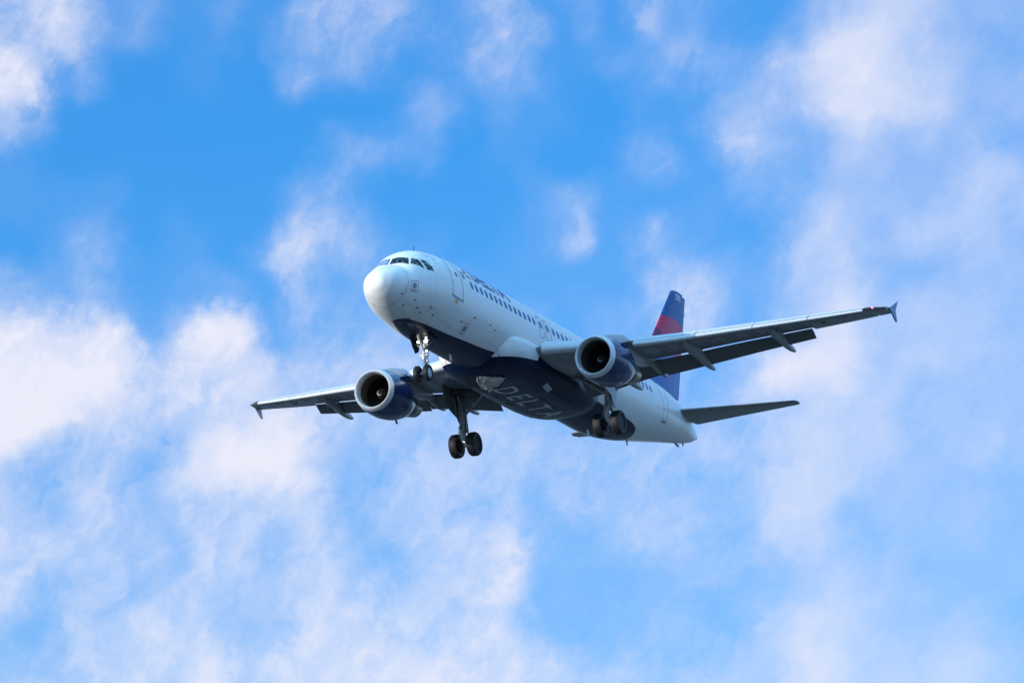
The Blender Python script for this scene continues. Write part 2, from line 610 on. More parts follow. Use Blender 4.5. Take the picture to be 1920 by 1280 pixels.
FT = [(0, -.50, -.50, 0, -.50), (.03, -.30, -.70, .20, -.50), (.1, -.145, -.85, .375, -.5), (.25, .01, -1.01, .545, -.49), (.5, .17, -1.19, .76, -.48),
      (.8, .32, -1.335, .93, -.46), (1.2, .475, -1.48, 1.12, -.425), (1.55, .62, -1.575, 1.26, -.40), (1.75, .82, -1.62, 1.34, -.375), (2.0, 1.07, -1.665, 1.43, -.34),
      (2.4, 1.355, -1.72, 1.57, -.29), (2.8, 1.56, -1.765, 1.69, -.23), (3.2, 1.715, -1.805, 1.775, -.17), (3.8, 1.86, -1.875, 1.86, -.09), (4.5, 1.955, -1.96, 1.94, -.03),
      (5.5, 2.04, -2.045, 1.97, 0), (6.5, 2.07, -2.07, 1.975, 0), (15, 2.07, -2.07, 1.975, 0), (24, 2.07, -2.07, 1.975, 0), (25.5, 2.07, -2.0, 1.965, .02),
      (27, 2.07, -1.80, 1.92, .08), (29, 2.06, -1.40, 1.76, .25), (31, 2.02, -.98, 1.50, .45), (33, 1.90, -.56, 1.14, .66), (35, 1.62, -.15, .72, .75),
      (36.2, 1.24, .14, .42, .68), (36.85, .96, .36, .24, .66), (37.2, .80, .50, .11, .65)]
_sx = [math.sqrt(r[0]) for r in FT]
_F = [pchip(_sx, [r[k] for r in FT]) for k in (1, 2, 3, 4)]


def fus(x):
    s = math.sqrt(max(x, 0))
    return [F(s) for F in _F]


def fpt(x, th, off=0.0):
    """point of the body skin; th = 0 crown, + towards the left (port) side, pi = keel"""
    zt, zb, hw, zc = fus(x)
    c = math.cos(th)
    r = (zt - zc) if c > 0 else (zc - zb)
    p = Vector((x, -hw * math.sin(th), zc + r * c))
    if off:
        e = 1e-3
        n = (Vector(fpt(x + e, th)) - p).cross(Vector(fpt(x, th + e)) - p).normalized()
        if n.dot(Vector((0, -math.sin(th), math.cos(th)))) < 0:
            n = -n
        p = p + n * off
    return p


def build_fuselage():
    g = MB()
    n = 128
    rings = []
    xs = []
    k = 0
    while True:
        s = .02 + k * .028
        x = s * s
        if x > 6.5:
            break
        xs.append(x)
        k += 1
    x = 6.6
    while x < 37.1:
        xs.append(x)
        x += .3
    xs += [37.2]
    for x in xs:
        rings.append([fpt(x, 2 * math.pi * j / n) for j in range(n)])
    g.add([p for r in rings for p in r], [(i * n + j, i * n + (j + 1) % n, (i + 1) * n + (j + 1) % n, (i + 1) * n + j) for i in range(len(rings) - 1) for j in range(n)])
    tip = len(g.v)
    g.v.append((0, 0, -.6))
    for j in range(n):
        g.f.append((tip, (j + 1) % n, j))
        g.mi.append(0)
    last = (len(rings) - 1) * n
    g.f.append(tuple(last + j for j in range(n)))
    g.mi.append(0)
    return g.build('fuselage', M['fuselage'], ROOT, sharp=50)


FUS = build_fuselage()


def surf_patch(name, polys, mat, parent, off=.006, maxlen=.12, mapf=None, mats=None):
    """flat outlines in (a, b) laid on a curved skin by mapf(a, b, off)"""
    bm = bmesh.new()
    for q, poly in enumerate(polys):
        vs = [bm.verts.new((a, c_, 0)) for a, c_ in poly]
        f = bm.faces.new(vs)
        f.material_index = q if mats else 0
    bmesh.ops.triangulate(bm, faces=bm.faces)
    return patch_from_bm(name, bm, mats or [mat], parent, off, maxlen, mapf)


def patch_from_bm(name, bm, mats, parent, off, maxlen, mapf):
    for it in range(5):
        long = [e for e in bm.edges if e.calc_length() > maxlen]
        if not long:
            break
        bmesh.ops.subdivide_edges(bm, edges=long, cuts=1)
        bmesh.ops.triangulate(bm, faces=[f for f in bm.faces if len(f.verts) > 3])
    for v in bm.verts:
        v.co = mapf(v.co.x, v.co.y, off)
    me = bpy.data.meshes.new(name)
    bm.to_mesh(me)
    bm.free()
    for m_ in mats:
        me.materials.append(m_)
    me.polygons.foreach_set('use_smooth', [True] * len(me.polygons))
    o = bpy.data.objects.new(name, me)
    COL.objects.link(o)
    o.parent = parent
    return o


def strip(name, paths, width, mat, parent, mapf, off=.007, step=.08):
    """thin painted or sealed line following paths of (a, b) on a curved skin"""
    g = MB()
    for path in paths:
        pts = []
        for (a0, b0), (a1, b1) in zip(path, path[1:]):
            L = (mapf(a1, b1, 0) - mapf(a0, b0, 0)).length
            k = max(1, int(L / step))
            for i in range(k):
                pts.append((a0 + (a1 - a0) * i / k, b0 + (b1 - b0) * i / k))
        pts.append(path[-1])
        P = [mapf(a, c_, off) for a, c_ in pts]
        Nn = [(mapf(a, c_, off + .05) - mapf(a, c_, off)).normalized() for a, c_ in pts]
        vs = []
        closed = (P[0] - P[-1]).length < 1e-4
        for i, p in enumerate(P):
            if closed and i in (0, len(P) - 1):
                t = (P[1] - P[-2]).normalized()
            else:
                t = (P[min(i + 1, len(P) - 1)] - P[max(i - 1, 0)]).normalized()
            s_ = Nn[i].cross(t).normalized() * width * .5
            vs += [p - s_, p + s_]
        g.add(vs, [(2 * i, 2 * i + 1, 2 * i + 3, 2 * i + 2) for i in range(len(P) - 1)])
    return g.build(name, mat, parent, weld=False)


def text_bm(s, size, bold=0.0, space=1.0):
    cu = bpy.data.curves.new('txt', 'FONT')
    cu.body = s
    cu.size = size
    cu.offset = bold
    cu.space_character = space
    cu.resolution_u = 3
    ob = bpy.data.objects.new('txt', cu)
    COL.objects.link(ob)
    dg = bpy.context.evaluated_depsgraph_get()
    me = bpy.data.meshes.new_from_object(ob.evaluated_get(dg))
    bm = bmesh.new()
    bm.from_mesh(me)
    bpy.data.objects.remove(ob)
    bpy.data.curves.remove(cu)
    bpy.data.meshes.remove(me)
    bmesh.ops.remove_doubles(bm, verts=bm.verts, dist=1e-4)
    return bm


def rrect(w, h, r, n=5):
    pts = []
    for cx, cy, a0 in ((w / 2 - r, h / 2 - r, 0), (-w / 2 + r, h / 2 - r, 90), (-w / 2 + r, -h / 2 + r, 180), (w / 2 - r, -h / 2 + r, 270)):
        for i in range(n + 1):
            t = R(a0 + 90 * i / n)
            pts.append((cx + r * math.cos(t), cy + r * math.sin(t)))
    return pts


def side_map(x0, z0):
    """(a aft, b up the skin) -> left side of the body, starting at height z0"""
    def f(a, c_, off):
        zt, zb, hw, zc = fus(x0 + a)
        th0 = math.acos(max(-1, min(1, (z0 - zc) / ((zt - zc) if z0 > zc else (zc - zb)))))
        return fpt(x0 + a, th0 - c_ / 2.02, off)
    return f


fmap = lambda a, c_, off: fpt(a, c_, off)

# --- body details
def build_fuselage_details():
    # flight deck glazing, outlines as (x, angle)
    panes_left = [
        [(1.57, .03), (1.84, .712), (2.17, .52), (1.95, .03)],
        [(1.92, .745), (2.44, 1.104), (2.48, .715), (2.27, .583)],
        [(2.60, 1.139), (3.0, 1.21), (3.03, 1.10), (2.92, .975), (2.84, .85), (2.58, .775)],
    ]
    for i, pl in enumerate(panes_left):
        surf_patch('cockpit_window', [pl], M['glass'], FUS, .008, .12, fmap)
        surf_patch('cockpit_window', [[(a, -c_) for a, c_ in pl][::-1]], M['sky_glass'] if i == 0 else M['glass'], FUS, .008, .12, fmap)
    # cabin windows on the side in view
    w = rrect(.26, .40, .12)
    me0 = None
    xs = [6.59 + .5334 * i for i in range(14)] + [14.27, 15.05] + [15.757 + .5334 * i for i in range(23)]
    for x in xs:
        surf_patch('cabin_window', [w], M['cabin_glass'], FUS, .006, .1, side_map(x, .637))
    # forward passenger door
    door = [(4.42, 1.73), (4.40, 1.55), (4.46, 1.2), (4.60, .80), (4.66, .62), (4.76, .55), (5.45, .55), (5.55, .62), (5.52, .8), (5.47, 1.2), (5.43, 1.55), (5.45, 1.766), (4.42, 1.73)]
    d = strip('passenger_door', [door], .035, M['line'], FUS, fmap)
    strip('door_sill', [[(4.36, 1.69), (4.40, 1.765), (5.48, 1.79), (5.53, 1.73)]], .075, M['sill'], FUS, fmap, .011)
    surf_patch('yellow_tag', [[(4.74, 1.80), (5.0, 1.81), (5.0, 1.90), (4.74, 1.89)]], M['yellow'], FUS, .012, .12, fmap)
    surf_patch('door_window', [[(a * .65, b_ * .6) for a, b_ in w]], M['glass'], FUS, .009, .1, side_map(5.05, .80))
    # the two emergency exits over the wing
    for x in (14.27, 15.05):
        e = [(a, b_ + .07) for a, b_ in rrect(.56, 1.12, .2, 6)]
        e.append(e[0])
        strip('emergency_exit', [e], .028, M['line'], FUS, side_map(x, .48))
        surf_patch('exit_marking', [[(-.05, .54), (.05, .54), (.05, .60), (-.05, .60)]], M['red'], FUS, .008, .1, side_map(x, .48))
    # rear passenger door
    rd = [(29.5, 2.05), (29.38, 1.8), (29.2, 1.4), (29.05, .95), (29.1, .8), (29.9, .8), (30.05, .95), (30.05, 1.4), (30.1, 1.8), (30.13, 2.07), (29.5, 2.05)]
    strip('passenger_door', [rd], .03, M['line'], FUS, fmap)
    strip('door_sill', [[(29.45, 2.08), (30.18, 2.10)]], .11, M['titanium'], FUS, fmap, .012)
    # airline name and emblem high on the left side
    bm = text_bm('DELTA', 1.34, .05, 1.02)
    patch_from_bm('lettering', bm, [M['letter']], FUS, .008, .12, side_map(7.22, 1.09))
    emb = [[(5.79, 1.05), (6.05, 1.03), (5.99, 1.175), (5.79, 1.165)], [(5.79, .955), (6.08, .97), (6.11, 1.008), (5.78, 1.012)],
           [(6.84, .68), (6.74, .88), (6.25, 1.0), (6.36, .90)], [(6.26, 1.045), (6.60, .955), (7.08, 1.042)]]
    surf_patch('emblem', emb, None, FUS, .008, .1, fmap, [M['letter'], M['letter'], M['red'], M['red']])
    # red framed static port plates
    for (x, th, s_) in ((1.63, 1.71, 1.0), (6.57, 2.322, 1.05)):
        def pm(a, c_, off, x=x, th=th):
            hw = fus(x)[2]
            return fpt(x + a * .95, th - c_ / max(hw, .5), off)
        fr = [(a * s_, b_ * s_) for a, b_ in rrect(.46, .54, .05, 3)]
        fr.append(fr[0])
        pl = strip('service_panel', [fr], .022, M['red_line'], FUS, pm)
        disc = [(.13 * s_ * math.cos(t * .3927), .03 + .15 * s_ * math.sin(t * .3927)) for t in range(16)]
        surf_patch('static_port', [disc], M['grey_disc'], FUS, .008, .1, pm)
        strip('notice_bar', [[(-.15, -.20), (.15, -.20)]], .03, M['red_line'], FUS, pm)
    # small probes, drains and vents
    for (x, th, L) in ((1.05, 2.15, .10), (1.9, 2.2, .10), (2.3, 2.42, .14), (3.1, 2.25, .14), (1.55, 2.55, .1), (2.75, 2.52, .1), (3.6, 2.42, .1), (6.9, 1.98, .16), (5.9, 2.2, .16), (8.6, 1.95, .08), (9.2, 2.0, .08)):
        p0, p1 = fpt(x, th, -.01), fpt(x + .05, th, L * .6)
        g = MB()
        g.tube([p0, p0.lerp(p1, .5), p1, p1 + Vector((-.10, 0, 0))], [.035, .022, .018, .012], 8)
        g.build('probe', M['probe'], FUS)
    # nose cone joint
    strip('radome_joint', [[(1.25 + .10 * math.cos(t * .1309), t * .1309) for t in range(-24, 25)]], .016, M['line'], FUS, fmap)
    # blade antennas: crown, keel, tail
    def blade(x, z, h, c_, sgn, mat, y=0.0):
        g = MB()
        rings = []
        for k, t in ((0, 0), (.5, .5), (1, 1)):
            cc = c_ * (1 - .45 * k)
            xx = x + c_ * .5 * k
            rings.append([(xx + cc * .5 * (1 - math.cos(q)), y + .03 * (1 - .4 * k) * math.sin(q), z + sgn * h * k) for q in [i * math.pi / 6 for i in range(12)]])
        g.loft(rings)
        return g.build('antenna', mat, FUS)
    blade(4.3, 1.92, .32, .05, 1, M['probe'])
    blade(8.2, 2.06, .30, .34, 1, M['white'])
    blade(17.5, 2.06, .30, .34, 1, M['white'])
    blade(20.2, 2.06, .22, .25, 1, M['white'])
    blade(7.9, -2.06, .30, .34, -1, M['white'])
    blade(23.6, -2.05, .34, .30, -1, M['white'])
    blade(28.4, -1.50, .24, .2, -1, M['probe'])
    blade(34.4, -.22, .12, .7, -1, M['probe'])
    blade(35.5, .0, .14, .2, -1, M['probe'])
    # tail pipe of the auxiliary power unit
    g = MB()
    g.lathe([(0, .112), (.10, .105), (.10, .09), (-.25, .08)], (37.19, 0, .65), 'x', 32)
    g.build('exhaust_pipe', M['titanium'], FUS)
    # crest near the flight deck
    strip('crest', [[(3.38 + .13 * math.cos(t * .35), .62 + .075 * math.sin(t * .35)) for t in range(13)], [(3.55, .78), (3.66, .70), (3.62, .86), (3.74, .78)]], .03, M['letter'], FUS, fmap)


build_fuselage_details()

# --- wing to body fairing
FAIR = [(10.2, 1.30, -1.75, -1.0), (10.6, 1.70, -2.05, -.62), (11.1, 1.98, -2.22, -.38), (11.8, 2.12, -2.34, -.26), (12.8, 2.18, -2.40, -.2), (15, 2.20, -2.40, -.2), (18, 2.19, -2.38, -.25),
        (19.6, 2.10, -2.33, -.3), (20.6, 1.92, -2.22, -.4), (21.3, 1.68, -2.05, -.55), (21.9, 1.32, -1.80, -.8)]
_fa = [pchip([r[0] for r in FAIR], [r[k] for r in FAIR]) for k in (1, 2, 3)]


def fair_pt(x, ph):
    """ph = 0 keel, + to the left"""
    hw, zb, zt = [F(x) for F in _fa]
    zc = -1.05
    c, s_ = math.cos(ph), math.sin(ph)
    e = 2 / 2.7
    y = -hw * math.copysign(abs(s_) ** e, s_)
    z = zc - (zc - zb) * abs(c) ** e if c > 0 else zc + (zt - zc) * abs(c) ** e
    return Vector((x, y, z))


M['scuff'] = paint('worn edge', (.10, .095, .09), .35, .3, 0, .5, (2, 2, 2), 4.0, (.02, .02, .03))


def build_fairing():
    g = MB()
    n = 96
    rings = []
    for i in range(81):
        t = i / 80
        x = 10.2 + 11.7 * (t - .06 * math.sin(2 * math.pi * t))
        rings.append([fair_pt(x, 2 * math.pi * j / n) for j in range(n)])
    g.loft(rings)
    f = g.build('belly_fairing', M['fairing'], ROOT, sharp=60)

    def keel(a, c_, off):
        """a aft, c_ towards the left, on the underside"""
        hw, zb, zt = [F(a) for F in _fa]
        s_ = min(.999, abs(c_) / hw) ** (2.7 / 2)
        ph = math.copysign(math.asin(s_), c_)
        p = fair_pt(a, ph)
        return p + Vector((0, 0, -off))
    # airline name across the underside: reads from nose to tail, its head to the left
    bm = text_bm('DELTA', 1.62, .02, 1.42)
    patch_from_bm('lettering', bm, [M['belly_letter']], f, .008, .15, lambda a, c_, off: keel(13.45 + a, c_ - .42, off))
    # ram air intake in bright metal, shape made up to catch sun glints; duct, drain pipes
    rnd = random.Random(3)
    jit = {}

    def glint_steps_and_dents(a, c_, off):
        # added steps turned to the sun for glints, each sloping away; dents on top
        k = (round(a, 3), round(c_, 3))
        if k not in jit:
            ph = (a * 2.9 + c_ * 1.3 + .35 * math.sin(c_ * 9.0)) % 1.0
            jit[k] = .17 * (1 - ph) * (.35 + .65 * abs(math.sin(c_ * 6.3 + a * 2.0))) + rnd.uniform(0, .035)
        return keel(a, c_, off + jit[k] * max(.05, min(1.0, (a - 11.4 - .25 * c_) / .7)))
    surf_patch('air_intake', [[(11.35, -.1), (11.7, .55), (12.05, 1.0), (12.7, .35), (13.3, -.3), (13.15, -.55), (12.2, -.4)]], M['metal'], f, .02, .07, glint_steps_and_dents)
    g = MB()
    g.tube([keel(11.55, -.25, .0), keel(11.75, -.33, .08), keel(12.9, -.6, .07), keel(13.2, -.66, .02)], [.03, .045, .04, .03], 8)
    g.build('drain_pipe', M['metal'], f)
    g = MB()
    g.lathe([(0, .10), (.02, .12), (.35, .12), (.38, .05)], keel(12.75, .1, .06), 'x', 16)
    g.build('duct_outlet', M['inner'], f)
    # main gear bay doors, outlet slots and placards
    lines = []
    for sgn in (1, -1):
        lines += [[(16.6, sgn * .06), (16.6, sgn * 1.5), (18.7, sgn * 1.5), (18.7, sgn * .06), (16.6, sgn * .06)]]
    lines += [[(10.2, 1.35), (15.2, 1.6), (20.2, 1.35)], [(10.2, -1.35), (15.2, -1.6), (20.2, -1.35)], [(14.0, -1.5), (14.0, 1.5)]]
    strip('panel_joint', lines, .03, M['inner'], f, keel)
    wear = []
    for q in range(34):
        a, c_ = rnd.uniform(11.0, 20.0), rnd.uniform(-1.65, 1.65)
        L = rnd.uniform(.12, .7)
        wear.append([(a, c_), (a + L, c_ + rnd.uniform(-.02, .02))])
    for path in wear:
        strip('scuff', [path], .028, M['scuff'], f, keel, .009)
    hatch = []
    for a, c_, L, w_ in ((12.6, 1.25, .8, .3), (14.3, 1.2, .5, .4), (19.2, .7, .6, .5), (19.2, -.7, .6, .5), (13.4, -1.3, .7, .4), (15.6, -1.35, .5, .3), (18.9, 1.3, .5, .3), (11.9, -1.0, .6, .5)):
        hatch.append([(a, c_), (a + L, c_), (a + L, c_ + w_), (a, c_ + w_), (a, c_)])
    for path in hatch:
        strip('access_hatch', [path], .02, M['scuff'], f, keel, .01)
    surf_patch('placard', [[(15.0, 1.55), (15.9, 1.42), (15.9, 1.68), (15.0, 1.80)]], M['belly_letter'], f, .01, .2, keel)
    for a, c_ in ((14.6, -.95), (16.2, -.95), (16.3, .75), (15.0, 1.05), (17.9, .6)):
        surf_patch('outlet', [[(a, c_), (a + .55, c_ + .03), (a + .55, c_ + .20), (a, c_ + .17)]], M['inner'], f, .01, .2, keel)
    return f


build_fairing()

# --- wings
_xl = ([0, 2, 6.4, 16.2, 16.9, 17.2], [11.9, 12.9, 15.14, 20.14, 20.85, 21.3])


def _xle(y):
    i = 0
    while i < 4 and _xl[0][i + 1] < y:
        i += 1
    t = (y - _xl[0][i]) / (_xl[0][i + 1] - _xl[0][i])
    return _xl[1][i] + t * (_xl[1][i + 1] - _xl[1][i])


_xte = pchip([0, 2, 6.2, 6.8, 16.9, 17.2], [18.7, 18.85, 18.98, 19.1, 22.12, 22.2])
_zle = pchip([0, 2, 6.4, 11, 16.9, 17.2], [-.97, -.84, -.57, .04, .93, .98])
_tw = pchip([0, 2, 6.4, 16.9], [4.4, 4.0, .4, -1.6])
_tc = pchip([0, 2, 6.4, 16.9], [.15, .148, .118, .105])


def air(c, t, up):
    yt = 5 * t * (.2969 * math.sqrt(max(c, 0)) - .126 * c - .3516 * c * c + .2843 * c**3 - .1036 * c**4)
    return .055 * c * c * (1 - c) + (yt if up else -yt)


def wpt(y, c, z, side):
    """c along the chord and z above it, both in chord lengths, at span station y"""
    ch = _xte(y) - _xle(y)
    a = R(_tw(y))
    return Vector((_xle(y) + ch * (c * math.cos(a) + z * math.sin(a)), side * y, _zle(y) + ch * (-c * math.sin(a) + z * math.cos(a))))


def frange(a, b_, n):
    return [a + (b_ - a) * i / n for i in range(n + 1)]


def build_wing(side):
    g = MB()
    CC = [(1 - math.cos(math.pi * i / 22)) / 2 for i in range(23)]

    def ring(y, cm):
        t = _tc(y)
        # the fixed nose behind a slat is cut back below the slat
        fs = (.90 - .028 * (y - 2)) / (_xte(y) - _xle(y)) if y < 16.22 else 0
        nose = lambda c: 1.0 if c >= fs else -.25 + 1.25 * (c / fs) ** .8
        up = [wpt(y, c * cm, air(c * cm, t, True) * nose(c * cm), side) for c in CC[::-1]]
        lo = [wpt(y, c * cm, air(c * cm, t, False), side) for c in CC[1:]]
        return up + lo
    ys = frange(1.0, 6.4, 12) + frange(6.8, 13.2, 14)
    rings = [ring(y, .80) for y in ys]
    rings += [ring(y, .745) for y in frange(13.25, 16.2, 7)]
    rings += [ring(y, 1.0) for y in (16.24, 16.5, 16.75, 16.9)]
    g.loft(rings)
    # flap shroud: thin upper skin reaching aft over the flap gap
    srings = []
    for y in ys[1:]:
        t = _tc(y)
        srings.append([wpt(y, .795, air(.795, t, True) - .001, side), wpt(y, .90, air(.90, t, True), side), wpt(y, .90, air(.90, t, True) - .004, side), wpt(y, .795, air(.795, t, True) - .012, side)])
    g.loft(srings)
    w = g.build('wing', M['wing'], ROOT, sharp=40)
    # slats, run out and drooped
    for (y0, y1) in ((2.42, 5.28), (6.32, 8.9), (8.94, 11.35), (11.39, 13.7), (13.74, 16.05)):
        s = MB()
        rr = []
        for y in frange(y0, y1, 6):
            ch = _xte(y) - _xle(y)
            t = _tc(y)
            sm = .90 - .028 * (y - 2) if y > 6 else .64
            fs = sm / ch
            pts = [(c, air(c, t, True)) for c in [fs * (i / 9) ** 1.6 for i in range(9, -1, -1)]]
            pts += [(c, air(c, t, False)) for c in [fs * .42 * (i / 4) ** 1.6 for i in range(1, 5)]]
            pe = pts[-1]
            pts += [(fs * .30, air(fs * .3, t, False) + fs * .16), (fs * .32, fs * .16), (fs * .5, air(fs * .5, t, True) - fs * .14), (fs * .8, air(fs * .8, t, True) - fs * .05)]
            pv = (fs, air(fs, t, True))
            a = R(-24)
            ring_ = []
            for c, z in pts:
                dc, dz = c - pv[0], z - pv[1]
                c2 = pv[0] + dc * math.cos(-a) - dz * math.sin(-a)
                z2 = pv[1] + dc * math.sin(-a) + dz * math.cos(-a)
                ring_.append(wpt(y, c2 - fs * .40, z2 + fs * .07, side))
            rr.append(ring_)
        s.loft(rr)
        s.build('slat', M['slat'], w, sharp=45)
    # flaps
    _fc = pchip([2, 6.4, 13.2], [1.30, 1.06, .66])
    for (y0, y1) in ((2.3, 6.235), (6.25, 13.2)):
        s = MB()
        rr = []
        for y in frange(y0, y1, 10):
            fc = _fc(y) * (1.0 if y1 > 7 else .92)
            a = R(FLAP)
            o = wpt(y, .845, -.045, side) + Vector((.04, 0, .08 if y1 > 7 else .12))
            up = [(c, .9 * air(c, .15, True)) for c in CC[::-2]]
            lo = [(c, .6 * air(c, .15, False)) for c in CC[2::2]]
            rr.append([o + Vector((fc * (c * math.cos(a) + z * math.sin(a)), 0, fc * (-c * math.sin(a) + z * math.cos(a)))) for c, z in up + lo])
        s.loft(rr)
        s.build('flap', M['flap'], w, sharp=40)
    # aileron
    s = MB()
    rr = []
    for y in frange(13.28, 16.18, 6):
        t = _tc(y)
        cs = [.755, .80, .86, .92, 1.0]
        rr.append([wpt(y, c, air(c, t, True), side) for c in cs[::-1]] + [wpt(y, c, air(c, t, False), side) for c in cs])
    s.loft(rr)
    s.build('aileron', M['wing'], w, sharp=40)
    # flap track fairings
    for (y, xs, L, dep, hw, droop) in FAIRINGS:
        s = MB()
        rr = []
        n = 20
        for i in range(27):
            t = i / 26
            x = xs + L * t
            sh = (math.sin(math.pi * min(1, t ** .80)) ** .62) if 0 < t < 1 else 0.0
            sh = max(sh, .02)
            ch = _xte(y) - _xle(y)
            c = (x - _xle(y)) / ch
            cc = min(c, .72)
            top = wpt(y, cc, air(cc, _tc(y), False), side).z + .14
            hinge = .42
            dz = -math.tan(R(droop)) * max(0, t - hinge) * L
            zt = top - max(0, x - (_xle(y) + .72 * ch)) * .06 + dz
            zc = zt - dep * sh * .5
            rr.append([(x, side * y + hw * sh * math.sin(2 * math.pi * j / n), zc + dep * .5 * sh * math.copysign(abs(math.cos(2 * math.pi * j / n)) ** .8, math.cos(2 * math.pi * j / n)) + .05) for j in range(n)])
        s.loft(rr)
        s.build('flap_fairing', M['canoe'], w, sharp=60)
    # wing tip fence
    s = MB()
    fy = 16.93
    poly = [(21.2, .98), (21.5, 1.10), (22.42, 1.60), (22.30, 1.38), (22.10, 1.10), (22.08, .98), (22.24, .52), (22.10, .50), (21.55, .84)]
    s.prism([(x, side * fy, z) for x, z in poly], (0, .07, 0))
    s.build('wingtip_fence', M['pylon'] if side > 0 else M['fence_blue'], w, bevel=.015)
    # navigation light at the tip's leading edge
    s = MB()
    p = wpt(16.42, .02, 0, side)
    s.lathe([(-.08, 0), (-.06, .03), (0, .05), (.12, .045), (.2, 0)], p, 'x', 16)
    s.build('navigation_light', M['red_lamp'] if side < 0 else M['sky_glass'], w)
    # dark fuel vents on the underside
    for (y, c) in ((11.9, .48), (14.0, .46)):
        s = MB()
        p = wpt(y, c, air(c, _tc(y), False), side)
        s.lathe([(-.012, 0), (-.012, .11), (.02, .12), (.02, 0)], p, 'z', 20)
        s.build('vent', M['inner'], w)
    # seam lines of the underside, laid as fine strips
    def under(a, c_, off):
        p = wpt(a, c_, air(c_, _tc(a), False), side)
        return p + Vector((0, 0, -off))
    strip('panel_joint', [[(y, .2) for y in frange(2.6, 16.0, 40)], [(y, .62) for y in frange(2.6, 16.0, 40)], [(6.9, .2), (6.9, .62)], [(9.4, .2), (9.4, .62)], [(12.2, .2), (12.2, .62)], [(4.2, .2), (4.2, .62)]], .022, M['inner'], w, under)
    # fuel tank covers in a row along the underside
    for i in range(13):
        y0 = 3.2 + i * .98
        for c0 in ((.30, .44) if i < 9 else (.36,)):
            r_ = .17 / (_xte(y0) - _xle(y0))
            strip('access_cover', [[(y0 + .22 * math.cos(t * .524), c0 + r_ * math.sin(t * .524)) for t in range(13)]], .03, M['inner'], w, under)
    return w


FLAP = 32.0
FAIRINGS = [(4.35, 16.6, 4.1, .56, .18, 9), (5.9, 16.9, 3.25, .50, .15, 11), (8.2, 16.35, 4.25, .62, .21, 13), (11.8, 18.45, 3.6, .55, .18, 10.5)]
M['fence_blue'] = paint('blue fence paint', (.05, .16, .32), .35, 0, .2, .15)
build_wing(-1)
build_wing(1)

# --- tail surfaces
def surface(name, stations, mat, c0, c1, parent, thick=.10, vertical=False, n=16):
    """lofted aerofoil from stations (span point x, y, z of the leading edge, chord), between chord fractions c0 and c1"""
    g = MB()
    rr = []
    cs = [c0 + (c1 - c0) * (1 - math.cos(math.pi * i / n)) / 2 for i in range(n + 1)] if c0 == 0 else frange(c0, c1, 6)
    for (x, y, z, ch) in stations:
        prof = []
        for c in cs[::-1]:
            t = 5 * thick * (.2969 * math.sqrt(c) - .126 * c - .3516 * c * c + .2843 * c**3 - .1036 * c**4)
            prof.append((c, t))
        for c in (cs[1:] if c0 == 0 else cs):
            t = 5 * thick * (.2969 * math.sqrt(c) - .126 * c - .3516 * c * c + .2843 * c**3 - .1036 * c**4)
            prof.append((c, -t))
        if vertical:
            rr.append([(x + c * ch, y + t * ch, z) for c, t in prof])
        else:
            rr.append([(x + c * ch, y, z + t * ch) for c, t in prof])
    g.loft(rr)
    return g.build(name, mat, parent, sharp=40)


